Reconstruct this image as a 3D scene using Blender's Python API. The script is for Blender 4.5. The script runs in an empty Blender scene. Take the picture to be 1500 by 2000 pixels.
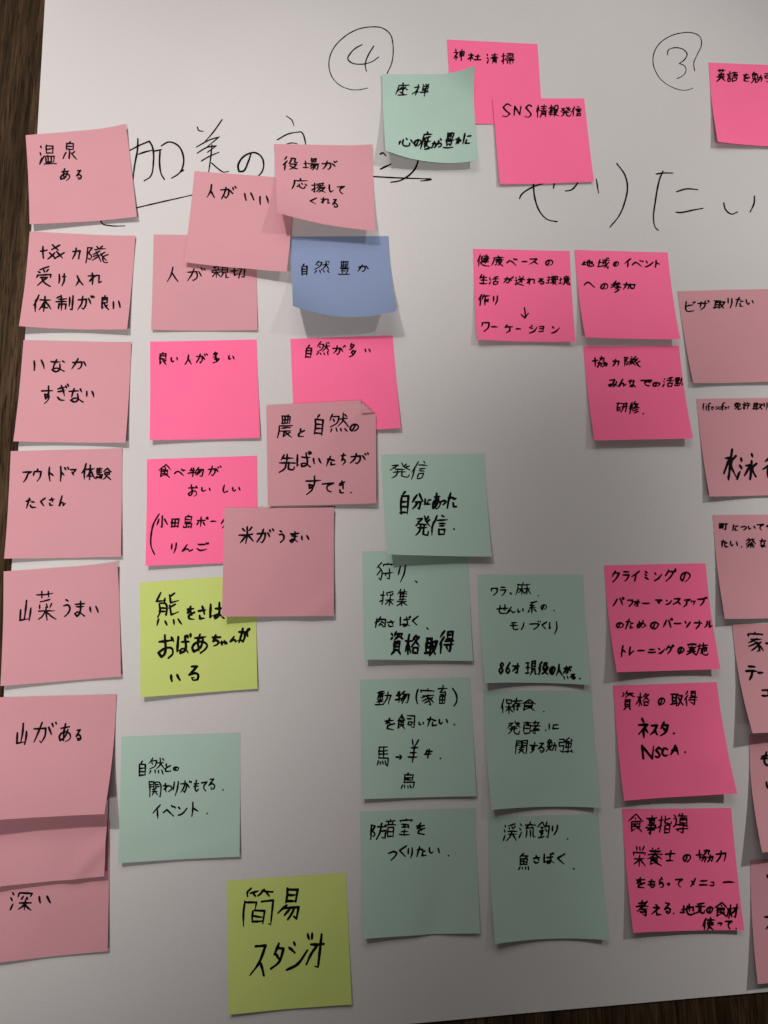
import bpy, math, random
import numpy as np
from mathutils import Matrix, Vector, noise

# ------------------------------------------------------------------ camera, light, exposure
S = bpy.context.scene
FPX, PITCH, ROLL, HCAM = 1564.436, math.radians(11.688), math.radians(-5.1864), 0.5554
PX, PY = 750.0, 1000.0                      # half the photograph's size in pixels
cp, sp, cr, sr = math.cos(PITCH), math.sin(PITCH), math.cos(ROLL), math.sin(ROLL)
RC = np.array([[1, 0, 0], [0, cp, -sp], [0, sp, cp]]) @ np.array([[cr, 0, sr], [0, 1, 0], [-sr, 0, cr]])
CC = np.array([0, 0, HCAM])
cd = bpy.data.cameras.new("camera"); cam = bpy.data.objects.new("camera", cd)
S.collection.objects.link(cam); S.camera = cam
cd.sensor_fit = 'VERTICAL'; cd.sensor_height = 24.0; cd.lens = FPX / 2000 * 24.0
cd.clip_start = 0.01; cd.clip_end = 50
cam.matrix_world = Matrix.Translation(CC.tolist()) @ Matrix([list(r) for r in RC]).to_4x4()

W = bpy.data.worlds.new("World"); S.world = W; W.use_nodes = True
bg = W.node_tree.nodes["Background"]
bg.inputs[0].default_value = (1.0, 0.955, 0.95, 1); bg.inputs[1].default_value = 0.064

def spot(name, loc, target, power, angle, blend, radius, color):
    l = bpy.data.lights.new(name, 'SPOT'); l.energy = power; l.spot_size = math.radians(angle)
    l.spot_blend = blend; l.shadow_soft_size = radius; l.color = color
    o = bpy.data.objects.new(name, l); S.collection.objects.link(o)
    o.location = loc
    o.rotation_euler = (Vector(target) - Vector(loc)).to_track_quat('-Z', 'Y').to_euler()
    return o
# ceiling lamps, cones shaped to darken the near side, plus added soft fill spots
for loc, tgt, pw, ang, col in (((-0.90, 1.45, 2.2), (-0.37, 0.265, 0), 300, 24.6, (1.0, 0.955, 0.945)),
                               ((1.45, 1.05, 2.0), (0.184, 0.475, 0), 157, 14.0, (1.0, 0.985, 0.975)),
                               ((1.70, 1.75, 2.2), (0.80, 0.135, 0), 540, 23.6, (1.0, 0.965, 0.955))):
    spot("ceiling_lamp", loc, tgt, pw * 0.50, ang, 1.0, 0.03, col)
    spot("soft_fill_spot", loc, tgt, pw * 0.16, ang, 1.0, 0.14, col)
# the next row of fittings, behind whoever took the picture: they reach under the lifted lower edges of the notes
for loc, tgt, pw, ang, col in (((-0.55, -1.05, 2.2), (-0.35, 0.245, 0), 112, 24.6, (1.0, 0.955, 0.945)),
                               ((0.10, -1.05, 2.2), (0.184, 0.475, 0), 64, 13.2, (1.0, 0.985, 0.975)),
                               ((1.05, -1.00, 2.2), (0.80, 0.135, 0), 140, 25.2, (1.0, 0.965, 0.955))):
    spot("rear_ceiling_lamp", loc, tgt, pw, ang, 1.0, 0.10, col)
# wide fill panel, added beyond the far edge of the table to lighten shadows
l = bpy.data.lights.new("fill_panel", 'AREA'); l.shape = 'RECTANGLE'; l.size = 1.2; l.size_y = 0.8; l.energy = 9.0; l.color = (1.0, 0.97, 0.96)
o = bpy.data.objects.new("fill_panel", l); S.collection.objects.link(o); o.location = (-0.25, 1.55, 1.5)
o.rotation_euler = (Vector((-0.15, 1.0, 0)) - o.location).to_track_quat('-Z', 'Y').to_euler()
S.view_settings.view_transform = 'Standard'; S.view_settings.look = 'None'
S.view_settings.exposure = 0; S.view_settings.gamma = 1
try: S.view_settings.use_curve_mapping = False
except Exception: pass

# ------------------------------------------------------------------ materials
def mat(name, col, rough=0.75, grain=0.03, gscale=900, bump=0.04, trans=0.0, var=0.03, vscale=14, spec=0.25):
    m = bpy.data.materials.new(name); m.use_nodes = True; nt = m.node_tree; N = nt.nodes; L = nt.links
    b = N["Principled BSDF"]; out = N["Material Output"]
    tc = N.new("ShaderNodeTexCoord")
    n1 = N.new("ShaderNodeTexNoise"); n1.inputs["Scale"].default_value = gscale; n1.inputs["Detail"].default_value = 4
    n2 = N.new("ShaderNodeTexNoise"); n2.inputs["Scale"].default_value = vscale; n2.inputs["Detail"].default_value = 3
    L.new(tc.outputs["Object"], n1.inputs["Vector"]); L.new(tc.outputs["Object"], n2.inputs["Vector"])
    def rng(src, a):
        r = N.new("ShaderNodeMapRange"); r.inputs["From Min"].default_value = 0.3; r.inputs["From Max"].default_value = 0.7
        r.inputs["To Min"].default_value = 1 - a; r.inputs["To Max"].default_value = 1 + a
        L.new(src, r.inputs["Value"]); return r.outputs["Result"]
    mu = N.new("ShaderNodeMath"); mu.operation = 'MULTIPLY'
    L.new(rng(n1.outputs["Fac"], grain), mu.inputs[0]); L.new(rng(n2.outputs["Fac"], var), mu.inputs[1])
    vm = N.new("ShaderNodeVectorMath"); vm.operation = 'SCALE'; vm.inputs[0].default_value = col[:3]
    L.new(mu.outputs[0], vm.inputs["Scale"])
    L.new(vm.outputs[0], b.inputs["Base Color"])
    b.inputs["Roughness"].default_value = rough
    b.inputs["Specular IOR Level"].default_value = spec
    bp = N.new("ShaderNodeBump"); bp.inputs["Strength"].default_value = bump; bp.inputs["Distance"].default_value = 0.0004
    L.new(n1.outputs["Fac"], bp.inputs["Height"]); L.new(bp.outputs[0], b.inputs["Normal"])
    if trans > 0:
        tr = N.new("ShaderNodeBsdfTranslucent"); L.new(vm.outputs[0], tr.inputs["Color"])
        mx = N.new("ShaderNodeMixShader"); mx.inputs[0].default_value = trans
        L.new(b.outputs[0], mx.inputs[1]); L.new(tr.outputs[0], mx.inputs[2]); L.new(mx.outputs[0], out.inputs["Surface"])
    return m

M = {
 'paper': mat("poster_paper", (0.595, 0.565, 0.548), 0.85, 0.025, 700, 0.10, 0, 0.018, 9, 0.15),
 'pale':  mat("pale_pink_note", (0.60, 0.285, 0.315), 0.8, 0.02, 900, 0.06, 0, 0.015, 30, 0.15),
 'hot':   mat("neon_pink_note", (0.985, 0.165, 0.325), 0.8, 0.015, 900, 0.06, 0, 0.012, 30, 0.12),
 'lime':  mat("lime_note", (0.555, 0.64, 0.18), 0.8, 0.02, 900, 0.06, 0, 0.015, 30, 0.15),
 'aqua':  mat("aqua_green_note", (0.40, 0.54, 0.45), 0.8, 0.02, 900, 0.06, 0, 0.015, 30, 0.15),
 'blue':  mat("blue_note", (0.218, 0.274, 0.42), 0.8, 0.02, 900, 0.06, 0, 0.015, 30, 0.15),
 'ink':   mat("black_marker_ink", (0.004, 0.0035, 0.004), 0.7, 0.2, 1500, 0.0, 0, 0.2, 300, 0.04),
}

def wood():
    m = bpy.data.materials.new("dark_wood_grain"); m.use_nodes = True; nt = m.node_tree; N = nt.nodes; L = nt.links
    b = N["Principled BSDF"]; tc = N.new("ShaderNodeTexCoord")
    mp = N.new("ShaderNodeMapping"); mp.inputs["Scale"].default_value = (1.0, 0.045, 1.0)
    mp.inputs["Rotation"].default_value = (0, 0, math.radians(-1.5))
    L.new(tc.outputs["Object"], mp.inputs["Vector"])
    def nz(scale, det, rough, dist=0.0):
        n = N.new("ShaderNodeTexNoise"); n.inputs["Scale"].default_value = scale; n.inputs["Detail"].default_value = det
        n.inputs["Roughness"].default_value = rough; n.inputs["Distortion"].default_value = dist
        L.new(mp.outputs[0], n.inputs["Vector"]); return n
    a = nz(60, 8, 0.65, 0.4); f = nz(420, 6, 0.7); c = nz(1100, 3, 0.6)
    r = N.new("ShaderNodeValToRGB"); e = r.color_ramp.elements
    e[0].position = 0.34; e[0].color = (0.006, 0.0030, 0.0012, 1)
    e[1].position = 0.66; e[1].color = (0.105, 0.064, 0.034, 1)
    x = e.new(0.5); x.color = (0.038, 0.0225, 0.0115, 1)
    ad = N.new("ShaderNodeMath"); ad.operation = 'MULTIPLY_ADD'; ad.inputs[1].default_value = 0.55
    L.new(f.outputs["Fac"], ad.inputs[0])
    m2 = N.new("ShaderNodeMath"); m2.operation = 'MULTIPLY'; m2.inputs[1].default_value = 0.45
    L.new(a.outputs["Fac"], m2.inputs[0]); L.new(m2.outputs[0], ad.inputs[2])
    L.new(ad.outputs[0], r.inputs["Fac"])
    # dark open pores
    pr = N.new("ShaderNodeMapRange"); pr.inputs["From Min"].default_value = 0.36; pr.inputs["From Max"].default_value = 0.46
    pr.inputs["To Min"].default_value = 0.35; pr.inputs["To Max"].default_value = 1.0
    L.new(c.outputs["Fac"], pr.inputs["Value"])
    vm = N.new("ShaderNodeVectorMath"); vm.operation = 'SCALE'
    L.new(r.outputs["Color"], vm.inputs[0]); L.new(pr.outputs["Result"], vm.inputs["Scale"])
    L.new(vm.outputs[0], b.inputs["Base Color"])
    b.inputs["Roughness"].default_value = 0.6; b.inputs["Specular IOR Level"].default_value = 0.02
    bp = N.new("ShaderNodeBump"); bp.inputs["Strength"].default_value = 0.35; bp.inputs["Distance"].default_value = 0.0004
    L.new(f.outputs["Fac"], bp.inputs["Height"]); L.new(bp.outputs[0], b.inputs["Normal"])
    return m
M['wood'] = wood()

# ------------------------------------------------------------------ geometry helpers
def unproj(u, v, z=0.0):
    d = RC @ np.array([(u - PX) / FPX, -(v - PY) / FPX, -1.0])
    return CC + d * ((z - HCAM) / d[2])
def proj(P):
    q = (np.asarray(P) - CC) @ RC
    return np.stack([PX + FPX * q[..., 0] / -q[..., 2], PY - FPX * q[..., 1] / -q[..., 2]], -1)

def wave(x, y):                                   # the paper does not lie perfectly flat
    return 0.0011 * noise.noise(Vector((x * 7.0, y * 5.0, 3.1))) + 0.0004 * noise.noise(Vector((x * 19.0, y * 16.0, 8.4))) + 0.00012 * noise.noise(Vector((x * 52.0, y * 40.0, 1.4)))

def link(name, verts, faces, material, parent=None, smooth=True):
    me = bpy.data.meshes.new(name); me.from_pydata([tuple(p) for p in verts], [], faces); me.materials.append(material)
    if smooth: me.polygons.foreach_set("use_smooth", [True] * len(me.polygons))
    me.update()
    o = bpy.data.objects.new(name, me); S.collection.objects.link(o)
    if parent:
        o.parent = parent
        o.matrix_parent_inverse = Matrix.Translation(-parent.location)
    return o

def sheet(top, nu, nv, th):                       # closed thin sheet from a grid of top points
    off = len(top); vs = list(top) + [(p[0], p[1], p[2] - th) for p in top]; fs = []
    I = lambda i, j: j * (nu + 1) + i
    for j in range(nv):
        for i in range(nu):
            q = (I(i, j), I(i, j + 1), I(i + 1, j + 1), I(i + 1, j)); fs.append(q); fs.append(tuple(off + k for k in reversed(q)))
    ring = [I(i, 0) for i in range(nu)] + [I(nu, j) for j in range(nv)] + [I(i, nv) for i in range(nu, 0, -1)] + [I(0, j) for j in range(nv, 0, -1)]
    # the cut edge gets vertices of its own so that it shades as a sharp, bare paper edge
    base = len(vs); n = len(ring); vs += [vs[k] for k in ring] + [vs[off + k] for k in ring]
    for k in range(n): q = (k + 1) % n; fs.append((base + k, base + q, base + n + q, base + n + k))
    return vs, fs
# ------------------------------------------------------------------ pen strokes of every character, on a 0-99 grid
# a token of digits is one stroke (xxyy xxyy ...); c:x0,y0,x1,y1 sets a component into that box
GL = {}
for _l in """
dots 80058818 94009912
circ 8500930098089214851478088500
氵 20054018 05354048 05955062
亻 950050350262 50305099
口 08101295 081092088692 12888888
口f 05200895 052095159090 08909085
日 08050899 080592059098 10488848 08929090
目 08050899 080592059098 10338833 10628862 08929090
田 08050899 080592059098 50055095 08488848 08929090
月 200018600099 2000900090977090 20308830 20588858
木 05309530 50005099 483225650285 523475659988
土 15458540 50055090 02939890
士 02359830 50005088 18908288
艹 00409835 30053080 70007275
十 02409835 50005099
力 0530902685707595 480042450598
カ 0530902685707595 480042450598
又 1010880855550598 203055659995
寸 02289825 650065954585 22453562
心 08450280 28303280559582888268 48155535 80309858
忄 50005099 10250555 80209545
灬 10050095 35104290 62086888 88009995
阝 10050899 100580084042886260803572
宀 48005218 05250555 052095209040
广 50005215 15189815 181812600099
言 40006010 00259823 20408040 20558053 口:20,68,82,99
糸 550022255538 753018609055 50555099 28680890 70689088
礻 45005515 0825902250500080 50455099 55508068
貝 目:12,0,88,72 30750099 70759999
門 05000599 050042004235 05184018 05354035 58005835 5800980098978592 58189518 58359535
豆 10009000 口:20,15,80,55 30653880 70656280 00959893
曲 05100899 051095109295 35003290 65006690 08528850 08909088
扌 600060954085 05259522 05708555
王 05108808 50105090 10488846 02929890
彳 80002025 90300560 50505099
夕 45001545 4020902060700599 35405560
青 20159512 25308830 02459845 58005845 月:22,52,88,99
方 50005015 02209818 402235600599 3845904385906588
見 目:18,0,82,60 35600599 656065929990
は 120508902078 40309030 650066854098358060759795
つ 05356518953090605099
っ 05356518953090605099
ヘ 005530159590
へ 005530159590
あ 15228216 420039404888 653250721892087025505845906088826098
い 0510086525904065 80159570
い2 05101595 68059585
う 25005510 08355528885065823599
え 35006012 153070280595 4562506560959995
お 05308025 40004088189505784558855595807099 80109528
か 05306025626550953885 400025500595 75259060
が 05305525556540983288 350025500595 65258058 78058518 92009912
き 10207510 10407232 38006860 157535957095
ぎ 10257015 10457237 38056865 157535957095 dots:0,0,99,99
く 850010458099
け 12050880 45308830 680066605099
ご 152570223035 107030928588 dots:0,0,99,99
さ 05309022 40007060 157230987595
し 2000227540989075
す 02259520 5800585035683045575055752599
せ 02459835 700070605855 3010288845989095
た 02285525 35000599 58429040 556557929890
ち 05209015 450025585545886575853599
て 02109505454550807598
で 05159513404850858298 70358048 85309642
と 25003045 8520156520929092
ど と:0,8,90,99 dots:0,0,99,99
な 05256520 38002065 75108828 654065824299208545729998
に 12050895 48258822 456040928590
の 552040753095087020256010953585755599
ば は:0,8,99,99 dots:0,0,99,99
ぱ は:0,10,99,99 circ:0,0,99,99
べ ヘ:0,15,92,99 68008015 85009812
ま 10189515 15388536 550055783098108038689995
み 12105808357215880572406080709592 853878705599
も 4500388058988578 10308028 08558052
め 25053578 65004570109005653535703595656099
ゃ 05407030856060705868 20103080 55156030
ら 45006018 252018655550807070923599
り 120510552245 800082505599
る 200575050862504890658592459835806080
れ 25052899 0230402808755525823080859978
わ 25052899 0230402805755530905085806099
を 10208515 5000204845386062 9045306828908598
ん 450005954060606570959972
づ つ:0,12,88,99 dots:0,0,99,99
ア 051090085535 483540701099
イ 85000055 50355099
ウ 48005020 08250850 0822922285605099
オ 05308828 650065954590 58300085
ォ 05308828 650065954590 58300085
カk 0530902685707595 480042450598
ク 40000850 3515901560652099
グ ク:0,8,82,99 dots:0,0,99,99
ケ 38000845 28309828 653060703099
コ 051088088590 05909090
ザ 02358832 25102565 680068603599 85009012 95009912
シ 25053520 08303845 109860809535
ジ シ:0,15,88,99 78009018 92009915
ス 1010850855600299 55559998
ソ 12152842 88154099
タ 45001545 4020902060700599 35405560
ッ 10202040 45155035 90155599
テ 20057503 02409538 554050703099
ト 30003099 32408862
ド ト:0,0,60,99 68058022 88009818
ナ 02358833 520050602099
ニ 15209018 05809878
ネ 45005515 102885260578 50505099 60558575
ノ 800055600598
パ 35150595 60158590 circ:5,0,99,99
ビ 1500129030988592 15458035 dots:0,0,99,99
フ 0510880880553599
プ フ:0,10,80,99 circ:0,0,99,99
ベ ヘ:0,15,92,99 68008015 85009812
ポ 05307030 38003899 20500580 55507278 circ:0,0,99,99
マ 051088085055 35406570
ミ 15106025 20406055 10709095
メ 850060500599 20306575
モ 20108008 08458842 4808458060959590
ュ 152080187085 02889885
ョ 101090088595 10489048 08959095
ラ 20057803 0835883265803099
ル 300530500599 600060909560
レ 150015959050
ワ 08050545 0805920588554099
ン 10153038 089550809530
ー 00509548
( 95004525305545809099
) 05005525705555801099
、 10208590
. 42505850
。 3000700099507099309900503000
↓ 45005095 056050959050
→ 02508050 652090506580
S 9010550008255050907555990890
N 0599100085959800
C 851540001040158050989085
A 50000599 50009099 20607858
8 70155000252050458070559820802068504580207015
6 7500254510784098807860552070
l 50005098
i 50305099 50055012
f 8505450845992592 10457542
e 1055905075202028108050989085
s 9010550008255050907555990890
a 85252522107040958565 85208599
r 20202099 20458520
温 氵:0,0,25,99 日:38,0,82,42 28520099 口f:32,52,92,92 52555288 72557288 25989997
泉 50003510 日:22,10,78,48 504850984088 25600598 85556570 60659999
協 十:0,10,35,90 力:42,0,78,45 力:30,50,62,99 力:68,50,99,99
協x 十:0,10,30,95 55008038 85035040 40556595 65553599 72559599 99556299
隊 阝:0,5,28,99 45055215 72006015 38258522 60283050 453855587095 52483268 58603088 82406058 64559288 9850787086989999
受 80001810 20202832 50165530 82147030 08400055 084095389050 2555725535800599 305560809598
入 300055459995 55350599
体 亻:0,0,32,99 木:32,8,99,99 52807878
制 20050020 10225520 02386236 35003299 12551290 125555555090 75107570 980098958588
良 48005012 201820924078 201580157850 20327830 20507850 85606078 45559898
験 馬:0,0,45,99 72004830 72009928 58358835 口:55,42,88,60 706062804899 72759999
馬 15051560 15058805 15228220 15408238 50055058 1558905885956588 灬:5,70,70,92
山 50005090 054508959088 92409299
菜 艹:5,0,95,25 75302038 20451858 48405055 80406855 木:5,55,95,99
深 氵:0,5,25,99 38123530 381298129028 55305045 72308242 木:35,45,99,99
人 520040500298 45409998
切 02405530 250028755065 5518951690957590 75185599
親 25002812 05154812 15222032 40203535 02385036 02555253 27402799 22600585 32605080 見:50,0,99,99
役 彳:0,0,32,99 550853304050 5508800878389840 又:42,52,99,99
場 土:0,15,32,85 日:48,0,85,35 35459845 55484570 5058955588957885 68604585 80606095
応 广:0,0,99,99 心:30,35,95,88
援 扌:0,0,35,99 85004010 45155028 62126526 82087524 42359532 38489946 62353590 又:45,58,95,99
自 50003515 目:15,18,85,99
然 25000535 2215501540500570 22302842 55289825 750070404570 76309868 88009812 灬:5,75,95,98
豊 曲:20,0,80,45 豆:5,50,99,99
農 曲:20,0,80,38 08459545 084505700099 25588556 25728570 407238956085 85755588 50729998
多 夕:15,0,70,45 夕:30,45,95,99
先 25000835 18208518 50005048 02509848 385030780099 6050609095929978
食 50000040 50009940 48205230 204020955078 204078407668 20547854 20687668 80705580 48609998
物 12051035 08284025 25002599 00654852 62004040 5820981893958090 72254570 85255590
小 500050953588 25350580 72309575
島 50003510 20122055 201280127852 20327832 20527852 20522068926888987590 山:5,72,62,98
鳥 50003510 20122062 201280127845 20287828 20457845 2062956288987590 灬:5,78,72,98
米 20053525 80006522 02459542 50005099 48450590 52459990
熊 280010284824 38153828 月:12,32,48,72 82006010 600260289222 85356046 603860689262 灬:2,80,98,99
関 門:0,0,99,99 42404748 62385446 32527050 28667565 50525070 50703092 50707292
座 广:0,0,99,99 42322560 42453555 75325560 75458858 60306095 38726885 25959893
禅 礻:0,0,40,99 55006012 72007510 92008215 田:55,20,95,55 75207599 45729970
底 广:0,0,99,99 80252835 383538856070 38559052 603562809592 40989095
神 礻:0,0,40,99 田:52,15,95,62 73007399
社 礻:0,0,42,99 土:45,5,99,92
清 氵:0,5,25,99 青:32,0,99,99
掃 扌:0,0,32,99 450590059035 45209020 42359835 40484062 404898489660 50655090 506590659088 70507099
情 忄:0,0,22,99 青:28,0,99,99
報 25002599 08154515 02304830 02604860 08785078 12401855 42363452 60056098 6005920590357038 6045904575705599 625570809998
発 081540120250 15282535 580065209848 85056822 95207032 28457245 20628060 384532801099 6245629095999980
信 亻:0,0,30,99 言:38,0,99,99
英 艹:8,0,92,28 25382860 253878387560 02629862 502850620599 52629999
語 言:0,0,38,99 45109808 65105845 502890258845 42459945 口:52,58,92,99
免 35001025 301270105528 15281560 152885288458 15608560 482845600599 6260609299909975
勉 免:0,0,62,95 力:58,30,99,90
強 05103510353005300855385535952088 680045288525 78129030 口:48,38,92,68 70306995 42959490 88809999
健 亻:0,0,25,99 451588158542 40299828 48428842 45558855 42689668 68006880 30203818304540452590 286550909998
康 广:0,0,99,99 323082308255 25429542 32558255 602260924888 38683375 30924578 82627075 65709898
生 25000540 15289025 50005095 18608858 02959893
活 氵:0,5,25,99 85004515 32309828 65106555 口:42,58,90,99
送 45005518 85007018 38259024 32429640 652560503075 66457275 08101825 0242184220601078 058820809998
環 王:0,10,30,90 40054028 400592059228 40289228 58055828 75057528 35409840 口:48,48,85,66 62664085 60686098 90705585 62709998
境 土:0,15,32,85 65006508 45129210 55205832 82187230 38359834 日:48,42,88,72 58723899 7575759499969980
作 亻:0,0,32,99 52003542 45209818 62206299 64458843 64689066
地 土:0,15,35,85 4035852588627858 62006270 48204890609899959978
域 土:0,15,32,85 38259823 口:40,40,62,60 38827070 7200726099999980 95406090 85059012
参 450022227818 70108525 05359530 502030450060 52359960 68453560 72604575 80754099
加 力:0,5,52,99 口:62,25,98,90
動 48050810 02205820 田:10,28,50,62 30083092 10755275 02955892 力:56,12,99,95
研 02154815 25151255 口:12,50,40,90 52129812 50459945 651262605099 85108599
修 亻:0,0,25,99 35203575 58004028 551588154552 58229850 78504562 85654080 92785099
取 02085505 12081285 48054899 12324832 12584858 00885578 又:55,12,99,95
許 言:0,0,40,99 60004528 55189518 45509948 72187299
水 500050983888 083040280580 882055459990
泳 氵:0,15,25,99 水:35,25,99,99 58006812
町 田:0,5,50,75 55109808 781080956588
祭 28000530 2512481240300555 55088808 65380599 60059955 28557055 12689068 50685099 30782090 68788590
家 宀:0,0,99,28 20359035 58351055 4548586070985598 58551075 60702090 85485565 60559595
分 35000048 60009945 2850785072956090 485035750599
狩 32000528 0520285025981290 26400570 宀:38,5,99,35 寸:40,38,99,99
採 扌:0,0,32,99 85004010 42184830 62146428 85107528 木:35,38,99,99
集 35000530 28182865 62006512 22209018 25329030 25459045 22608860 58185860 木:5,62,95,99
肉 08200599 0820922090958088 500035400055 48358055 48553075 50558080
資 08051815 03301822 42002818 380890088018 62103032 65189532 貝:18,42,82,99
格 木:0,0,42,99 65004530 601288124560 60259558 口:55,62,90,99
得 彳:0,0,30,99 日:45,0,88,35 38459844 35629860 784878956588 50725882
麻 广:0,0,99,99 木:25,28,60,92 木:60,28,99,92
系 85003010 501228305532 683030507848 50485099 30602085 68608880
才 05258823 600060954088 58280070
現 王:0,8,38,90 見:40,0,99,99
畜 50005015 02189818 552028356835 75502848 70307852 田:22,58,80,99
飼 食:0,0,45,99 5208950895958088 55288228 口:58,45,82,75
羊 20004025 88005828 15359032 18559053 02759873 52305299
牛 25000840 20259022 02559852 55005599
保 亻:0,0,28,99 口:45,2,88,32 木:35,38,99,99
存 02209818 420030350565 22452299 484085406555655565955085 40689866
酵 02104508 08280892 082842284290 18101840 32103240 10604060 08924292 55159212 72007235 48359835 92105572 586088587072707270986085 50759872
防 阝:0,0,32,99 方:38,0,99,99
音 50005010 15129010 30183528 70176028 02329830 日:22,42,80,99
室 宀:0,0,99,28 25358035 553525527850 68428055 土:12,60,90,99
渓 氵:0,5,25,99 85003512 40204532 62166228 85127528 32459545 35629860 654555753099 65629999
流 氵:0,5,25,99 65006512 35189816 601842388535 78258840 45503899 65506590 855085909992
釣 28000028 30005225 15334533 05504850 28332890 12601870 42603870 02925088 68005538 6225952290957588 66457862
魚 45001025 381280126028 田:15,28,85,68 灬:5,80,95,98
実 宀:0,0,99,25 20358833 25508050 02669864 502250660599 54689999
施 方:0,0,48,99 60005028 58149612 5242903588657862 68306875 55305590659899989985
事 02109808 口:22,20,78,38 154880488272 00609860 15728272 500050983888
指 扌:0,0,35,99 85105020 5000503895409628 日:52,52,92,99
導 40004508 65006008 30129812 目:42,20,88,60 08081520 0228182818500568 056820589962 寸:10,68,95,99
栄 20002518 48005018 80007020 05280545 052895289042 木:5,42,95,99
養 30003510 70006210 12158815 18258225 02389836 50105038 483825520060 52389960 305530955085 305570556872 30637063 30727072 75756085 48729898
考 15188016 48004838 02389838 900550400570 38558052 35723072757270995590
元 20108808 02409838 384230800099 6242629098959978
材 木:0,0,45,99 才:48,0,99,99
使 亻:0,0,30,99 35189816 口f:42,30,90,58 660065603599 42659999
簡 200010100520 15104208 28103822 620048154520 58089208 72108022 05350599 053542354055 5835953295978592 日:30,58,68,90
易 日:30,0,75,42 354820620578 2262906088997290 50653088 70655098
""".strip().splitlines():
    _p = _l.split(); GL[_p[0]] = _p[1:]

def glyph(ch, box=(0, 0, 99, 99)):
    x0, y0, x1, y1 = box; out = []
    for t in GL[ch]:
        if ':' in t:
            c, b = t.split(':'); b = [float(k) for k in b.split(',')]
            out += glyph(c, (x0 + (x1 - x0) * b[0] / 99, y0 + (y1 - y0) * b[1] / 99, x0 + (x1 - x0) * b[2] / 99, y0 + (y1 - y0) * b[3] / 99))
        else:
            out.append([(x0 + (x1 - x0) * int(t[k:k + 2]) / 99, y0 + (y1 - y0) * int(t[k + 2:k + 4]) / 99) for k in range(0, len(t), 4)])
    return out

def smooth(pts, step):
    """open curve through the pen points: rounded where it bends gently, sharp where it turns hard"""
    P = [np.array(p, float) for p in pts]; n = len(P)
    if n == 1: P = [P[0], P[0] + 0.4]; n = 2
    T = []
    for i in range(n):
        if i == 0 or i == n - 1: T.append(None); continue
        a = P[i] - P[i - 1]; b = P[i + 1] - P[i]; la, lb = np.linalg.norm(a) + 1e-9, np.linalg.norm(b) + 1e-9
        c = float(a @ b / la / lb)
        T.append((a / la + b / lb) / (np.linalg.norm(a / la + b / lb) + 1e-9) if c > 0.15 else np.zeros(2))
    if n > 2:
        T[0] = None; T[-1] = None
    out = [P[0]]
    for i in range(n - 1):
        d = P[i + 1] - P[i]; L = np.linalg.norm(d)
        t0 = d if T[i] is None else T[i] * L; t1 = d if T[i + 1] is None else T[i + 1] * L
        if not np.any(t0): t0 = d * 0.7
        if not np.any(t1): t1 = d * 0.7
        k = max(1, int(math.ceil(L / step)))
        for s in range(1, k + 1):
            s /= k; s2, s3 = s * s, s * s * s
            out.append((2 * s3 - 3 * s2 + 1) * P[i] + (s3 - 2 * s2 + s) * t0 + (3 * s2 - 2 * s3) * P[i + 1] + (s3 - s2) * t1)
    return out
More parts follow.
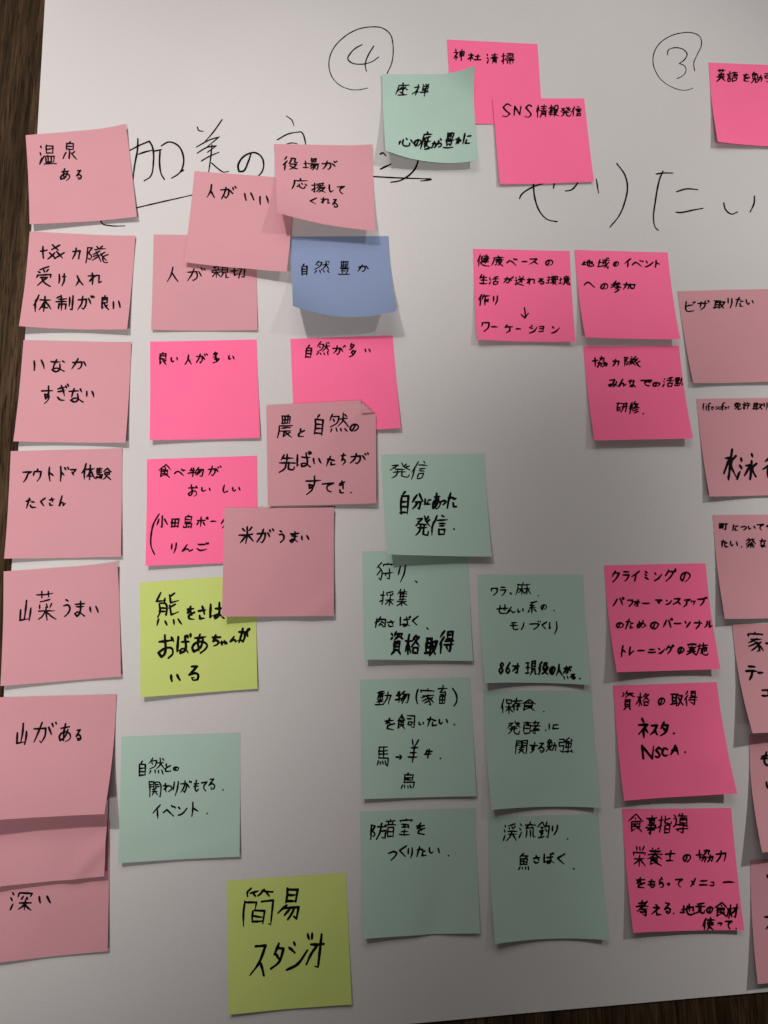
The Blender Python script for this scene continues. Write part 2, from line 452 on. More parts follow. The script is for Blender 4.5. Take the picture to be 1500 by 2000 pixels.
# ------------------------------------------------------------------ sticky notes
# colour | corners TL TR BR BL (photo pixels) | heights of those corners above the poster, mm | bow of the lower edge, mm | top right corner curl, mm | label
NOTES = [l.split('|') for l in """
onsen|pale|50,264,247,247,267,423,58,438|.3,.5,4,5|-1.5|3|pale pink sticky note topmost in the left column, reading 温泉 ある
kyoryoku|pale|58,452,265,462,248,643,37,637|.3,.4,5,6|-2.5|1.5|pale pink sticky note second down the left column, three lines starting 協力隊
inaka|pale|46,664,257,669,245,864,26,862|.3,.4,5,4|-2|1|pale pink sticky note third down the left column, reading いなか すぎない
outdoor|pale|21,881,239,876,236,1087,8,1091|.3,.3,3,4|-1.5|.5|pale pink sticky note fourth down the left column, first line アウトドア体験
sansai|pale|7,1116,231,1100,236,1321,1,1340|.3,.4,3,4|-1|3.5|pale pink sticky note fifth down the left column, reading 山菜うまい
fukai|pale|-24,1618,214,1602,210,1858,-24,1882|.3,.5,3,4|-1|.5|pale pink sticky note at the bottom left edge, mostly covered, reading 深い
blank|pale|-27,1486,215,1479,203,1712,-29,1735|.9,1.4,6,8|-2.5|.5|pale pink sticky note with no visible writing, sandwiched in the bottom left overlapping stack
yama|pale|-8,1362,228,1356,204,1590,-46,1604|.4,.5,17,19|-2|.3|pale pink sticky note on top of the bottom left stack, reading 山がある
shinsetsu|pale|300,458,500,460,503,645,295,644|.3,.3,1.6,2.2|-.6|0|pale pink sticky note tucked under another note, reading 人が親切
hito|pale|380,334,578,349,560,531,360,512|.6,.6,9,4|-1|0|tilted pale pink sticky note reading 人がいい, overlapping the note 人が親切
blue|blue|567,462,759,461,774,607,572,597|.4,.5,20,25|-5|0|blue sticky note with curled lower edge, the only blue one, reading 自然豊か
yakuba|pale|535,281,727,285,734,452,541,415|.6,.8,11,20|-2|2|pale pink sticky note with lifted lower left corner, first line 役場が
yoihito|hot|293,667,501,663,508,855,292,859|.3,.3,2.5,4.5|-1|0|neon pink sticky note reading 良い人が多い, beside いなか すぎない
ooi|hot|567,662,767,655,783,836,575,848|.3,.3,4,1.5|-.5|0|neon pink sticky note reading 自然が多い, directly below the blue note
nou|pale|520,792,734,780,735,983,523,988|2.6,4.4,5,4|-1|0|pale pink sticky note with folded top right corner, first line 農と自然の
tabemono|hot|287,897,502,890,503,1098,284,1105|.3,.3,1.4,4|-.5|0|neon pink sticky note with bracketed lower lines, first line 食べ物が
kuma|lime|272,1138,498,1122,503,1345,274,1362|.3,.3,2.5,5|-1|0|upper lime green sticky note, partly covered, first line 熊をさば
kome|pale|438,991,652,992,652,1203,433,1204|1.8,2,4.5,8|-2|2|pale pink sticky note reading 米がうまい, overlapping neon pink and lime notes
kakawari|aqua|237,1439,469,1431,468,1673,230,1686|.3,.3,3,5|-1.5|0|aqua green sticky note alone at lower left, first line 自然との
studio|lime|443,1720,676,1704,687,1962,446,1982|.3,.3,3,4|-1|0|lower lime green sticky note, large writing 簡易 スタジオ
jinja|hot|873,77,1050,86,1060,241,883,242|.3,.3,1,1|0|0|neon pink sticky note at the top, partly covered, reading 神社清掃
zazen|aqua|746,145,923,144,934,313,753,294|1.4,1.6,8,13|-3.5|9|aqua green sticky note with raised top right corner, first line 座禅
sns|hot|962,192,1141,192,1160,355,976,359|1.4,1.5,2,3|-.6|0|neon pink sticky note reading SNS 情報発信
eigo|hot|1384,122,1556,129,1577,287,1402,277|.3,.3,3,6|-2|0|neon pink sticky note cut by the top right photo edge, reading 英語を勉強
kenko|hot|924,486,1113,490,1124,667,932,663|.3,.3,4.5,6|-2|0|neon pink sticky note with four lines and a small arrow, first line 健康ベースの
chiiki|hot|1122,488,1304,493,1329,662,1143,659|.3,.4,6.5,8|-1|0|neon pink sticky note reading 地域のイベント への参加
minna|hot|1139,676,1326,675,1354,856,1161,860|.3,.3,6.5,7|-.5|0|neon pink sticky note with middle line みんなでの活動
visa|pale|1323,569,1511,564,1541,743,1354,748|.3,.3,4,4|-2|0|pale pink sticky note reading ビザ取りたい, uppermost on the right edge
life|pale|1360,779,1556,776,1588,963,1386,970|.3,.3,4,5|-2|0|pale pink sticky note at the right edge, first line in Latin letters
machi|pale|1392,1006,1596,1004,1624,1205,1416,1209|.3,.3,4,7|-2|0|pale pink sticky note at the right edge, first line 町について
mo|pale|1463,1434,1678,1430,1704,1658,1489,1665|.4,.4,7,14|-2|0|pale pink sticky note at the right edge, tucked under the 家 note
kazoku|pale|1430,1219,1637,1216,1673,1425,1470,1432|.5,.5,8,13|-2|0|pale pink sticky note at the right edge, first line starting 家
chichi|pale|1465,1679,1684,1676,1704,1914,1480,1922|.3,.3,4,7|-2|0|lowest pale pink sticky note at the right edge
kari|aqua|707,1077,914,1074,924,1291,712,1288|.3,.3,4,7|-1.5|0|aqua green sticky note with four lines ending in bold 資格取得
hasshin|aqua|744,888,946,886,961,1087,757,1083|.5,.6,7,12|-1.5|0|topmost aqua green note in the middle of the poster, overlapping the one below, first line 発信
wara|aqua|932,1122,1139,1122,1154,1338,947,1334|.3,.3,5,8|-4|0|aqua green sticky note with five lines, bold last line starting 86才
dobutsu|aqua|703,1327,919,1323,931,1555,707,1561|.3,.3,3.5,5|-1.5|0|middle aqua green note with an arrow between animal names, first line 動物(家畜)
hozon|aqua|943,1349,1156,1348,1173,1578,960,1582|.3,.3,5,9|-4|0|middle aqua green note of its column, left of the ネスタ NSCA note, reading 保存食
boon|aqua|703,1585,928,1578,938,1823,709,1834|.3,.3,4,7|-2.5|.8|lowest aqua green note of the third column from left, reading 防音室を つくりたい
keiryu|aqua|952,1596,1169,1589,1189,1836,967,1844|.3,.3,4.5,8|-3.5|0|lowest aqua green note, left of the bottom neon pink one, reading 渓流釣り 魚さばく
climb|hot|1180,1104,1378,1100,1407,1307,1205,1313|.3,.3,6,10|-2.5|0|neon pink sticky note with four lines, first line クライミングの
shikaku|hot|1198,1339,1400,1332,1440,1550,1219,1564|.5,.3,9,7|-2|0|neon pink sticky note reading 資格の取得 above larger ネスタ NSCA
shokuji|hot|1215,1580,1428,1578,1454,1817,1237,1822|.3,.3,4.5,7|-2|0|neon pink sticky note with five lines, first line 食事指導
""".strip().splitlines()]

# writing: note | pen width | tile origin | one line of characters, each with its box in the 3x enlarged tile
TEXT = [l.split('|') for l in """
onsen|8|0,0|温 230 850 330 965;泉 365 828 452 935
onsen|8|0,0|あ 348 988 415 1060;る 443 995 480 1052
kyoryoku|8.5|0,400|協x 230 228 375 318;カ 420 252 472 320;隊 500 235 640 340
kyoryoku|8.5|0,400|受 212 362 302 480;け 340 400 394 475;入 438 415 488 475;れ 518 395 600 470
kyoryoku|8.5|0,400|体 190 525 302 625;制 330 530 430 622;が 450 530 552 618;良 583 530 640 620;い2 658 560 708 612
inaka|8.5|0,400|い2 190 908 265 975;な 290 900 385 978;か 418 903 515 970
inaka|8.5|0,400|す 240 1065 310 1170;ぎ 330 1052 400 1150;な 400 1072 490 1160;い2 500 1088 555 1130
outdoor|8.5|0,850|ア 130 205 190 275;ウ 193 195 243 272;ト 280 185 322 272;ド 340 183 402 272;マ 405 192 450 252;体 480 165 556 262;験 560 190 655 262
outdoor|8.5|0,850|た 148 365 212 430;く 232 365 268 415;さ 285 365 322 412;ん 345 355 384 416
sansai|8.5|0,850|山 115 965 187 1095;菜 210 912 328 1088;う 365 965 420 1065;ま 432 970 500 1065;い2 525 1000 580 1042
yama|9|0,1250|山 97 485 160 612;が 193 480 330 608;あ 343 488 420 602;る 443 520 478 588
fukai|10|0,1500|深 62 715 190 840;い2 225 748 298 795
hito|8|0,0|人 1210 1080 1260 1158;が 1290 1092 1385 1165;い2 1428 1128 1492 1178
hito|8|500,0|い2 15 1145 80 1203
shinsetsu|7|0,400|人 975 362 1045 452;が 1092 370 1200 450;親 1238 350 1345 432;切 1348 362 1440 430
yakuba|8|500,0|役 155 920 248 995;場 275 925 370 1000;が 385 942 480 995
yakuba|8|500,0|応 210 1045 305 1112;援 322 1070 410 1130;し 420 1080 460 1130;て 470 1088 522 1138
yakuba|8|500,0|く 312 1158 362 1200;れ 378 1155 432 1198;る 446 1165 480 1218
blue|7|500,400|自 257 345 310 415;然 340 328 432 402;豊 480 330 555 412;か 595 348 665 395
ooi|7.5|500,400|自 283 820 335 897;然 353 805 432 885;が 447 825 525 880;多 535 812 592 892;い2 635 842 675 866
nou|9|500,400|農 128 1230 218 1365;と 243 1310 292 1362;自 332 1230 405 1350;然 422 1222 540 1338;の 548 1282 605 1330
nou|9|500,850|先 135 112 230 215;ぱ 232 95 325 190;い2 332 132 388 170;た 410 122 466 180;ち 495 105 530 178;が 550 105 662 170
nou|9|500,850|す 280 240 375 348;て 385 278 460 338;き 482 265 528 343;. 552 330 562 342
yoihito|7.5|0,400|良 925 860 980 940;い 1000 890 1045 925;人 1085 875 1125 938;が 1145 872 1215 930;多 1235 862 1292 930;い 1335 880 1375 912
tabemono|7.5|0,850|食 930 172 1000 250;べ 1020 200 1085 245;物 1105 188 1195 245;が 1215 180 1295 240
tabemono|7.5|0,850|お 1100 290 1160 360;い 1178 303 1240 335;し 1298 290 1340 340;い 1360 302 1410 332
tabemono|7.5|0,850|( 865 460 925 702;小 915 470 985 545;田 1000 485 1050 540;島 1072 465 1132 545;ポ 1148 480 1220 540;ー 1235 498 1270 515;ク 1290 488 1345 548
tabemono|7.5|0,850|り 998 630 1040 695;ん 1065 640 1132 685;ご 1145 628 1225 680
kome|9|0,850|米 1400 538 1487 640;が 1500 548 1602 632;う 1630 558 1672 630;ま 1695 565 1750 632;い2 1762 585 1815 615
kuma|11|0,850|熊 905 925 1058 1118;を 1090 1000 1145 1085;さ 1160 1003 1215 1080;は 1225 980 1320 1080
kuma|11.5|0,850|お 925 1168 1025 1305;ば 1030 1165 1115 1282;あ 1120 1160 1225 1278;ち 1232 1168 1292 1236;ゃ 1285 1200 1338 1238;ん 1345 1178 1398 1215;が 1395 1128 1465 1215
kuma|11.5|0,850|い2 995 1398 1060 1445;る 1100 1345 1170 1440
kakawari|7.5|0,1250|自 805 710 860 798;然 868 690 962 785;と 962 726 1005 772;の 1013 740 1050 768
kakawari|7.5|0,1250|関 870 828 940 920;わ 955 835 1010 890;り 1010 828 1048 915;が 1055 822 1120 895;も 1130 820 1173 890;て 1178 828 1215 885;る 1220 812 1260 878;. 1302 872 1312 884
kakawari|7.5|0,1250|イ 893 965 948 1050;ベ 955 972 1028 1035;ン 1035 965 1097 1032;ト 1105 950 1170 1035;. 1208 1010 1220 1022
studio|11|500,1500|簡 -75 700 108 930;易 130 705 270 893
studio|11.5|500,1500|ス -25 1020 65 1215;タ 88 1025 172 1180;ジ 180 970 318 1178;オ 305 970 405 1180
jinja|7.5|500,0|神 1155 290 1225 358;社 1240 312 1320 358;清 1350 312 1420 375;掃 1435 308 1515 382
zazen|8|500,0|座 818 485 895 560;禅 922 492 1015 565
zazen|8.5|500,0|心 838 800 920 862;の 925 812 970 860;底 968 770 1030 878;か 1028 828 1065 872;ら 1060 812 1097 865;豊 1100 775 1165 868;か 1168 803 1205 848;に 1208 780 1265 850
sns|7.5|1000,0|S -60 610 -5 688;N 10 620 55 676;S 75 612 118 690;情 142 612 208 688;報 212 615 275 685;発 282 625 345 682;信 345 622 412 684
eigo|7.5|1000,0|英 1198 405 1252 480;語 1260 418 1325 480;を 1348 430 1395 480;勉 1400 420 1470 490;強 1478 425 1545 485
kenko|7.5|500,400|健 1295 290 1370 362;康 1382 298 1452 360;ベ 1468 315 1532 358;ー 1555 325 1592 342;ス 1598 312 1655 350;の 1692 318 1742 358
kenko|7.5|500,400|生 1308 410 1355 465;活 1365 420 1425 468;が 1448 422 1510 462;送 1515 418 1575 475;れ 1585 425 1640 470;る 1648 430 1692 468;環 1703 415 1770 470;境 1772 415 1842 470
kenko|7.5|500,400|作 1300 525 1370 588;り 1385 533 1420 590
kenko|7|1000,400|↓ 48 602 100 665
kenko|7.5|500,400|ワ 1318 685 1368 742;ー 1375 708 1420 724;ケ 1450 700 1505 750;ー 1522 722 1552 734;シ 1600 700 1650 752;ョ 1655 710 1688 745;ン 1728 706 1780 755
chiiki|7.5|1000,400|地 408 322 480 362;域 500 308 572 375;の 590 330 628 365;イ 658 318 700 370;ベ 705 325 768 368;ン 778 322 830 366;ト 828 322 870 366
chiiki|7.5|1000,400|ヘ 425 448 488 490;の 515 460 565 500;参 578 446 642 512;加 650 452 722 500
minna|8|1000,400|協 470 888 560 952;力 585 903 628 948;隊 655 885 752 950
minna|8|1000,400|み 560 1018 622 1070;ん 625 1020 672 1065;な 680 1022 725 1068;で 748 1020 820 1065;の 822 1035 868 1068;活 885 1008 950 1070;動 952 1008 1005 1062
minna|8|1000,400|研 605 1155 680 1215;修 682 1153 748 1225;. 764 1218 774 1230
visa|7|1000,400|ビ 1010 565 1075 628;ザ 1085 560 1155 620;取 1180 556 1248 610;り 1258 546 1295 605;た 1310 543 1358 600;い 1370 552 1420 590
life|6.5|1000,400|l 1118 1162 1124 1205;i 1132 1165 1142 1205;f 1145 1160 1167 1208;e 1165 1178 1184 1203;s 1190 1180 1207 1202;a 1208 1178 1228 1202;f 1226 1158 1250 1206;e 1243 1180 1260 1203;r 1262 1178 1278 1200;免 1298 1156 1345 1200;許 1350 1156 1398 1200;取 1410 1158 1468 1202;り 1475 1158 1500 1202
life|11|1000,850|水 1238 80 1320 262;泳 1325 105 1440 262;彳 1465 120 1535 255
machi|7.5|1000,850|町 1212 513 1266 558;に 1290 522 1330 560;つ 1338 528 1375 556;い 1380 530 1428 554;て 1432 520 1475 558;も 1488 512 1530 560
machi|7.5|1000,850|た 1225 610 1268 658;い 1275 620 1325 655;. 1340 648 1350 660;祭 1368 603 1430 662;な 1448 608 1492 658;ど 1500 605 1545 658
kazoku|10|1000,850|家 1378 1155 1475 1270;ー 1485 1210 1535 1228
kazoku|11|1000,850|テ 1370 1350 1440 1435;ー 1440 1380 1476 1402
kazoku|11|1000,1250|コ 1460 285 1510 335
mo|10|1000,1250|も 1455 650 1525 735
mo|10|1000,1250|い 1485 825 1545 872
chichi|10|1000,1500|ソ 1485 615 1545 695
chichi|10|1000,1500|ア 1478 865 1545 945
hasshin|7.5|500,850|発 782 165 902 250;信 912 152 1000 257
hasshin|10.5|500,850|自 835 325 905 465;分 915 345 980 435;に 982 370 1032 410;あ 1030 338 1087 440;っ 1085 378 1117 412;た 1118 335 1182 430
hasshin|10.5|500,850|発 930 470 1022 590;信 1022 465 1122 587;. 1154 544 1166 558
kari|7.5|500,850|狩 702 745 805 852;り 830 762 878 862;、 930 850 948 866
kari|7.5|500,850|採 726 915 812 1002;集 823 898 890 1005
kari|7.5|500,850|肉 698 1065 762 1128;さ 765 1083 818 1122;ば 838 1060 908 1120;く 912 1060 955 1115;、 998 1124 1012 1140
kari|12|500,850|資 782 1150 867 1285;格 870 1165 965 1287;取 988 1182 1060 1292;得 1070 1145 1165 1280
wara|7|500,850|ワ 1375 893 1417 940;ラ 1425 890 1467 942;、 1485 920 1500 935;麻 1516 858 1610 942;. 1650 935 1660 947
wara|7|500,850|せ 1408 993 1475 1047;ん 1468 1008 1522 1047;い 1530 1012 1570 1040;系 1583 973 1652 1050;の 1668 988 1704 1024;. 1742 1022 1752 1034
wara|7|500,850|モ 1482 1092 1540 1142;ノ 1550 1098 1575 1140;づ 1596 1085 1668 1137;く 1670 1093 1706 1136;り 1715 1093 1770 1168
wara|9.5|500,850|8 1420 1330 1456 1400;6 1460 1328 1495 1396;才 1502 1335 1548 1402;現 1575 1320 1650 1407;役 1650 1325 1716 1402;の 1718 1348 1757 1402;人 1755 1340 1800 1412;が 1798 1352 1852 1400
wara|9|500,850|い2 1800 1408 1832 1432;る 1838 1398 1878 1432;. 1892 1420 1902 1432
dobutsu|8|500,1250|動 702 293 790 384;物 815 300 895 375;( 932 288 952 374;家 960 290 1050 380;畜 1060 263 1124 377;) 1150 283 1190 390
dobutsu|8|500,1250|を 750 458 815 527;飼 825 438 935 522;い 950 475 985 500;た 1000 448 1062 505;い 1070 458 1127 498;。 1153 488 1168 502
dobutsu|7.5|500,1250|馬 706 618 787 744;→ 818 662 857 708;羊 895 585 950 720;牛 986 640 1034 694;. 1075 688 1086 700
dobutsu|7.5|500,1250|鳥 848 775 934 872
hozon|7.5|500,1250|保 1432 343 1508 430;存 1500 343 1556 414;食 1554 345 1638 414;. 1682 414 1692 426
hozon|7.5|500,1250|発 1468 473 1550 553;酵 1562 473 1666 552;. 1692 522 1702 534;に 1708 488 1780 525
hozon|7.5|500,1250|関 1518 588 1592 670;す 1600 600 1652 664;る 1652 600 1692 660;勉 1700 578 1764 656;強 1765 568 1862 662
boon|8|500,1500|防 668 325 762 420;音 752 298 822 407;室 832 298 914 394;を 930 320 997 392
boon|8|500,1500|つ 768 478 824 544;く 832 453 887 518;り 888 468 922 530;た 940 458 1002 520;い 1010 460 1080 508;. 1122 508 1134 520
keiryu|8|500,1500|渓 1450 325 1530 427;流 1542 315 1640 412;釣 1652 315 1722 414;り 1728 333 1775 392;. 1820 408 1832 420
keiryu|8|500,1500|魚 1532 500 1606 600;さ 1620 512 1670 560;ば 1676 495 1748 560;く 1760 500 1820 565;. 1856 584 1868 596
climb|8|1000,850|ク 583 793 634 862;ラ 643 798 692 856;イ 698 795 746 856;ミ 773 793 807 850;ン 830 798 882 857;グ 893 783 960 858;の 978 798 1042 860
climb|8|1000,850|パ 588 950 658 1002;フ 673 960 712 1005;ォ 713 963 754 1003;ー 763 978 806 992;マ 833 960 882 1000;ン 898 958 937 996;ス 943 953 992 993;ア 1003 958 1047 1005;ッ 1046 963 1080 996;プ 1083 950 1144 1000
climb|8|1000,850|の 606 1093 657 1130;た 663 1076 717 1136;め 728 1086 787 1132;の 808 1088 860 1136;パ 883 1074 940 1130;ー 948 1096 992 1110;ソ 1006 1083 1050 1132;ナ 1066 1083 1120 1132;ル 1123 1083 1182 1130
climb|8|1000,850|ト 633 1230 670 1298;レ 683 1238 717 1290;ー 733 1255 777 1270;ニ 798 1248 842 1282;ン 853 1238 897 1284;グ 903 1228 950 1282;の 970 1238 1012 1282;実 1026 1220 1080 1290;施 1080 1218 1150 1290
shikaku|8|1000,1250|資 638 300 717 412;格 728 310 810 390;の 853 335 897 380;取 930 310 1006 387;得 1010 296 1084 387
shikaku|11|1000,1250|ネ 735 460 806 577;ス 808 492 857 556;タ 862 478 922 564;. 942 540 956 554
shikaku|10.5|1000,1250|N 760 615 836 698;S 835 628 872 690;C 872 630 920 683;A 925 616 982 672;. 1008 650 1020 662
shokuji|8|1000,1500|食 682 268 767 377;事 782 278 850 394;指 855 280 937 384;導 943 266 1032 382
shokuji|8|1000,1500|栄 708 460 787 577;養 788 466 882 574;士 893 483 957 550;の 998 498 1047 550;協 1078 473 1180 552;力 1193 483 1260 550
shokuji|8|1000,1500|を 722 643 787 707;も 793 653 847 704;ら 853 638 897 702;っ 908 673 926 690;て 956 648 1002 700;メ 1043 646 1080 696;ニ 1093 653 1147 692;ュ 1158 663 1190 693;ー 1236 662 1308 678
shokuji|8|1000,1500|考 726 773 802 867;え 810 798 880 860;る 888 788 934 854;. 942 846 952 858;地 986 796 1072 860;元 1073 786 1132 854;の 1138 806 1180 850;食 1186 783 1262 872;材 1258 798 1328 880
shokuji|8|1000,1500|使 1118 878 1187 952;っ 1205 903 1232 926;て 1248 893 1292 944;. 1308 934 1318 946
""".strip().splitlines()]

# marker lines written straight on the poster: width | tile origin | strokes
POSTER = [l.split('|') for l in """
加|8|0,0|762,880 820,850 875,828 893,860 898,960 880,1035 845,1058;808,812 805,880 790,960 778,1055;812,903 850,890 892,880;938,878 935,960 945,1020 963,1050;900,886 945,877 ;945,855 990,832 1045,855 1075,920 1068,985 1045,1018 1005,1043;1075,995 1060,1006
美|6.5|0,0|1157,745 1165,765 1190,770;1302,702 1250,775 1195,838;1150,862 1230,820 1285,803 1215,860;1155,898 1210,865 1268,855 1215,893;1180,943 1230,915 1283,893;1242,850 1235,920 1222,1012;1240,955 1280,990 1310,1008 1338,1005
の|9|0,0|1470,905 1452,955 1425,1003 1400,1005 1395,970 1420,925 1460,900 1500,897 1535,925 1545,975 1530,1015 1495,1045
宮|5.5|500,0|178,680 210,705 222,738;178,845 210,838 243,843
宮|7|500,0|125,820 190,785 262,773;262,773 275,785 285,815 292,850
underline|6.5|0,0|780,1221 1150,1136
と|6|0,0|585,1280 600,1310 650,1322 730,1323
jo|9|500,0|728,905 742,897 760,913;728,993 760,978 790,963;955,920 935,985 890,1035 840,1062 790,1070
arrow|7.5|500,0|660,1035 880,1047 1025,1050;1025,1055 965,1063
4|5.5|500,0|768,433 795,370 803,270 785,200 740,165 680,158 590,175 500,230 445,300 427,380 445,450 490,500 550,525 600,528 655,518
4|6.5|500,0|622,262 580,285 545,325 538,345 560,368 620,377 680,362 718,335;690,270 655,330 640,380 647,420
3|5|1000,0|1070,415 1065,370 1085,320 1110,260 1100,215 1060,193 1000,192 920,215 860,260 830,320 832,390 870,460 930,505 1000,527 1035,525 1060,515
3|5.5|1000,0|912,322 915,295 950,280 1000,288 1025,315 1010,350 980,372 1010,385 1020,410 1005,440 968,460
ぜ|8|1000,0|45,1162 55,1140 110,1100 175,1075 245,1055;125,1030 135,1160 165,1240 210,1285 265,1297;252,1060 243,1102;392,1062 350,1110 315,1117
ぜ|7|1000,0|495,1048 508,1130
り|8|1000,0|615,958 660,1020 677,1090 665,1170 630,1260 575,1330
た|8|1000,0|845,1020 885,1014 942,1014;885,1002 865,1050 840,1180 830,1290 842,1335 857,1348;963,1125 1020,1108 1088,1112;960,1245 990,1246 1060,1232 1117,1222
い|8|1000,0|1240,1190 1252,1230 1285,1255 1320,1243;1420,1150 1418,1190 1395,1243
""".strip().splitlines()]
# ------------------------------------------------------------------ table and poster sheet
def tag(o, label=None, cat=None, group=None, kind=None):
    if label: o['label'] = label
    if cat: o['category'] = cat
    if group: o['group'] = group
    if kind: o['kind'] = kind
    return o
def empty(name, loc):
    o = bpy.data.objects.new(name, None); o.empty_display_size = 0.02; S.collection.objects.link(o); o.location = loc; return o

TT = -0.0016                                       # table top height; the poster rests just above it
def box(x0, y0, z0, x1, y1, z1):
    v = [(x, y, z) for z in (z0, z1) for y in (y0, y1) for x in (x0, x1)]
    return v, [(0, 2, 3, 1), (4, 5, 7, 6), (0, 1, 5, 4), (2, 6, 7, 3), (0, 4, 6, 2), (1, 3, 7, 5)]
v, f = box(-1.0, -0.55, TT - 0.03, 1.2, 1.35, TT)
tag(link('table', v, f, M['wood'], smooth=False), 'dark brown wood-grain table top under the white poster sheet', 'table')

a, b_ = unproj(88, 0)[:2], unproj(8, 1350)[:2]; c_, d_ = unproj(790, 2000)[:2], unproj(1500, 1937)[:2]
def cross2(p, q): return p[0] * q[1] - p[1] * q[0]
r1, r2 = a - b_, d_ - c_
t_ = cross2(c_ - b_, r2) / cross2(r1, r2); corner = b_ + r1 * t_
eu = r2 / np.linalg.norm(r2); ev = r1 / np.linalg.norm(r1)
PW, PH = 1.091, 0.93
nu, nv = 240, 205; top = []
for j in range(nv + 1):
    for i in range(nu + 1):
        p = corner + eu * PW * i / nu + ev * PH * (1 - j / nv)
        top.append((p[0], p[1], wave(p[0], p[1])))
v, f = sheet(top, nu, nv, 0.00018)
poster = empty('poster_sheet', (corner[0], corner[1], 0))
tag(poster, 'large white paper sheet carrying the sticky notes, circled ④ and ③ and marker writing', 'poster paper')
link('paper', v, f, M['paper'], poster)

# ------------------------------------------------------------------ pen ribbons
def ribbon(pts, w, rnd):
    """flat round-ended pen stroke in 2-D; returns triangles strip vertices and faces"""
    n = len(pts); V = []; F = []
    ph = rnd.random() * 6
    hs = []
    for i in range(n):
        s = i / (n - 1)
        taper = 0.80 + 0.28 * math.sin(math.pi * min(1, s * 1.1 + 0.08)) + 0.07 * math.sin(ph + i * 0.9)
        if s > 0.75 and rnd.taper: taper *= 1 - (s - 0.75) * 1.6
        hs.append(w * 0.5 * taper)
    for i in range(n):
        p0, p1 = pts[max(0, i - 1)], pts[min(n - 1, i + 1)]
        d = p1 - p0; L = np.linalg.norm(d) + 1e-12; nrm = np.array([-d[1], d[0]]) / L
        V += [pts[i] + nrm * hs[i], pts[i] - nrm * hs[i]]
        if i: k = 2 * i; F.append((k - 2, k - 1, k + 1, k))
    for e in (0, n - 1):                          # round ends
        q = pts[1] - pts[0] if e == 0 else pts[-2] - pts[-1]
        a0 = math.atan2(-q[1], -q[0]); base = len(V); V.append(pts[e])
        for k in range(7):
            a = a0 - math.pi / 2 + math.pi * k / 6
            V.append(pts[e] + hs[e] * np.array([math.cos(a), math.sin(a)]))
        F += [(base, base + 1 + k, base + 2 + k) for k in range(6)]
    # sharp inner corners: a dot at every hard turn keeps the outline round
    for i in range(1, n - 1):
        d0 = pts[i] - pts[i - 1]; d1 = pts[i + 1] - pts[i]
        if d0 @ d1 < 0.6 * np.linalg.norm(d0) * np.linalg.norm(d1):
            base = len(V); V.append(pts[i])
            V += [pts[i] + hs[i] * np.array([math.cos(a * math.pi / 4), math.sin(a * math.pi / 4)]) for a in range(8)]
            F += [(base, base + 1 + k, base + 1 + (k + 1) % 8) for k in range(8)]
    return V, F

class Pen:
    def __init__(s): s.V = []; s.F = []; s.n = 0
    def add(s, V, F, lift):
        o = len(s.V); s.V += [(p[0], p[1], lift) for p in V]; s.F += [tuple(o + k for k in f) for f in F]; s.n += 1

# poster writing
R = random.Random(5); R.taper = False
groups = {}
for name, w, org, strokes in POSTER:
    ox, oy = map(float, org.split(',')); pen = groups.setdefault(name, Pen())
    for st in strokes.split(';'):
        P = [np.array(unproj(ox + float(a) / 3, oy + float(b) / 3)[:2]) for a, b in (q.split(',') for q in st.split())]
        c = smooth(P, 0.0015)
        wm = float(w) / 3 * np.linalg.norm(P[0] - P[-1] + 1e-9) * 0 + float(w) / 3 * HCAM / FPX * 1.42
        V, F = ribbon(c, wm, R); pen.add(V, F, 0.00012 + 0.000006 * (pen.n % 5))
for name, pen in groups.items():
    o = link('circled_number' if name in '43' else 'underline' if name in ('underline', 'arrow') else 'marker_writing', [(x, y, wave(x, y) + z) for x, y, z in pen.V], pen.F, M['ink'], poster)

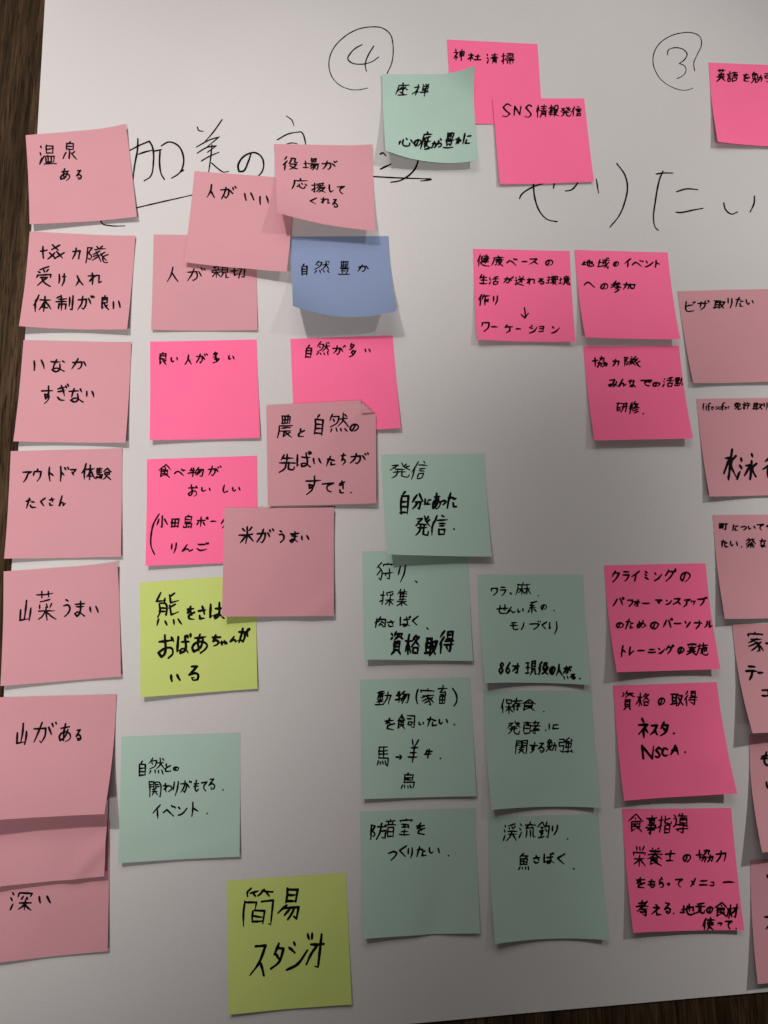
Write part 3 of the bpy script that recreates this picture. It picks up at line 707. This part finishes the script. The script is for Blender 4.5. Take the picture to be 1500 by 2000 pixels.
# ------------------------------------------------------------------ notes
BULGE = {'blue': 0.0045, 'zazen': 0.0035, 'yakuba': 0.0008, 'keiryu': -0.0008, 'wara': -0.0008, 'hozon': -0.0008}
CREASE = {'shikaku': [(.80, .72, 0.6, 0.0016, .10)], 'yama': [(.6, .93, 1.5, 0.0012, .05)], 'blank': [(.86, .85, 0.8, 0.0022, .07)], 'kakawari': [(.5, .95, 1.4, 0.0006, .06)],
          'boon': [(.62, .92, 0.3, -0.0016, .12)], 'kome': [(.85, .93, 0.9, 0.0012, .08)], 'nou': [(.80, .17, 0.8, 0.0009, .05)]}
class Note:
    def __init__(s, row):
        s.key, s.col, c, h, bow, curl, s.label = row
        c = [float(k) for k in c.split(',')]; s.h = [float(k) / 1000 for k in h.split(',')]
        s.bow = float(bow) / 1000; s.curl = float(curl) / 1000; s.px = [(c[k], c[k + 1]) for k in (0, 2, 4, 6)]
        s.C = []
        for (u, v), h in zip(s.px, s.h):
            p = unproj(u, v, h); p = unproj(u, v, h + wave(p[0], p[1])); s.C.append(p[:2])
        s.fold = 0.135 if s.key == 'nou' else 0
        s.ph = hash_(s.key)
        s.cen = sum(s.C) / 4
    def at(s, u, v, lift=0.0):
        tl, tr, br, bl = s.C
        xy = (1 - v) * ((1 - u) * tl + u * tr) + v * ((1 - u) * bl + u * br)
        ht, hb = (1 - u) * s.h[0] + u * s.h[1], (1 - u) * s.h[3] + u * s.h[2]
        vv = max(0.0, (v - 0.12) / 0.88)
        z = ht + (hb - ht) * vv ** 2.1 + s.bow * 4 * u * (1 - u) * vv ** 2
        z += 0.0003 * math.sin(u * 4.1 + s.ph) * math.sin(v * 5 + s.ph * 2) * vv
        d = (u + (1 - v)) - 1.62
        if d > 0: z += s.curl * (d / 0.38) ** 2
        z += 0.00035 * vv * noise.noise(Vector((u * 3.2, v * 3.0, s.ph * 5)))
        if s.key in BULGE: xy = xy + (bl - tl) / np.linalg.norm(bl - tl) * BULGE[s.key] * 4 * u * (1 - u) * vv ** 2
        for (cu, cv, ang, dep, wid) in CREASE.get(s.key, ()):
            z += dep * math.exp(-(((u - cu) * math.cos(ang) + (v - cv) * math.sin(ang)) / wid) ** 2) * math.exp(-((-(u - cu) * math.sin(ang) + (v - cv) * math.cos(ang)) / .35) ** 2)
        return np.array([xy[0], xy[1], z + wave(xy[0], xy[1]) + lift])
    def inv(s, px):
        u, v = 0.5, 0.5
        for _ in range(6):
            p = proj(s.at(u, v)); e = 1e-3
            J = np.column_stack([(proj(s.at(u + e, v)) - p) / e, (proj(s.at(u, v + e)) - p) / e])
            d = np.linalg.solve(J, np.array(px) - p); u += d[0]; v += d[1]
            u = min(1.6, max(-.6, u)); v = min(1.6, max(-.6, v))
        return np.array([u, v])
def hash_(k): return sum(ord(c) * (i + 1) for i, c in enumerate(k)) % 97 / 10
TH = 0.00010
GRP = {'pale': 'pale pink sticky notes on the poster', 'hot': 'neon pink sticky notes on the poster', 'aqua': 'aqua green sticky notes on the poster',
       'lime': 'lime green sticky notes on the poster', 'blue': None}
NN = {}
for row in NOTES:
    nt = Note(row); NN[nt.key] = nt
    e = empty('sticky_note', (nt.cen[0], nt.cen[1], 0)); nt.e = e
    tag(e, nt.label, 'sticky note', GRP[nt.col])
    n = 32; top = []
    for j in range(n + 1):
        for i in range(n + 1):
            u, v = i / n, j / n
            if nt.fold:
                over = (u - (1 - nt.fold) - v)            # beyond the crease line u - v = 1 - fold
                if over > 0:
                    u2, v2 = u - over, v + over           # mirrored over the crease
                    top.append(tuple(nt.at(u2, v2, 0.0012 + 0.006 * over * (nt.fold - over + .12)))); continue
            top.append(tuple(nt.at(u, v)))
    v, f = sheet(top, n, n, TH)
    link('note_sheet', v, f, M[nt.col], e)
SL = {'zazen': 0.16, 'kari': 0.12, 'hasshin': 0.12, 'yakuba': 0.0, 'studio': 0.12, 'kakawari': 0.04, 'boon': 0.08}
R = random.Random(11); R.taper = False
for key, w, org, line in TEXT:
    nt = NN[key]; ox, oy = map(float, org.split(',')); w = float(w)
    pen = Pen()
    for ent in line.split(';'):
        ch, x0, y0, x1, y1 = ent.split(); x0, y0, x1, y1 = map(float, (x0, y0, x1, y1))
        sh = R.gauss(SL.get(key, 0.06), 0.05); jit = 0.036 * min(x1 - x0, y1 - y0) + 0.4
        G = glyph(ch); wk = 0.84 if len(G) > 8 else 1.0; jit *= 0.8 if len(G) > 8 else 1.0
        if ch not in '.ー、っ': wk = min(wk, 0.19 * max(x1 - x0, y1 - y0) / w)
        for st in glyph(ch, (x0 + w * .3, y0 + w * .3, x1 - w * .3, y1 - w * .3)):
            P = []
            R.taper = ch not in '.。' and R.random() < 0.45
            dx, dy = R.gauss(0, jit * .5), R.gauss(0, jit * .5)
            for (x, y) in st:
                x += dx + R.gauss(0, jit * .55) - sh * (y - (y0 + y1) / 2); y += dy + R.gauss(0, jit * .55)
                P.append(nt.inv((ox + x / 3, oy + y / 3)) * 0.0757)
            if len(P) == 2:                              # a straight stroke is never quite straight
                d = P[1] - P[0]; P.insert(1, (P[0] + P[1]) / 2 + np.array([-d[1], d[0]]) * R.uniform(-0.05, 0.05))
            c = smooth(P, 0.0009)
            V, F = ribbon(c, wk * w / 3 * 0.0757 / np.linalg.norm(np.array(nt.px[0]) - np.array(nt.px[1])) * 1.36, R)
            pen.add(V, F, 0.00011 + 0.000005 * (pen.n % 8))
    vs = []
    for x, y, z in pen.V:
        u, v = x / 0.0757, y / 0.0757
        vs.append(tuple(nt.at(u, v, z)))
    # drop what would fall outside the sheet
    ok = [(-0.002 < x / 0.0757 < 1.002) and (-0.002 < y / 0.0757 < 1.002) for x, y, z in pen.V]
    fs = [q for q in pen.F if all(ok[k] for k in q)]
    if fs: link('handwriting', vs, fs, M['ink'], nt.e)
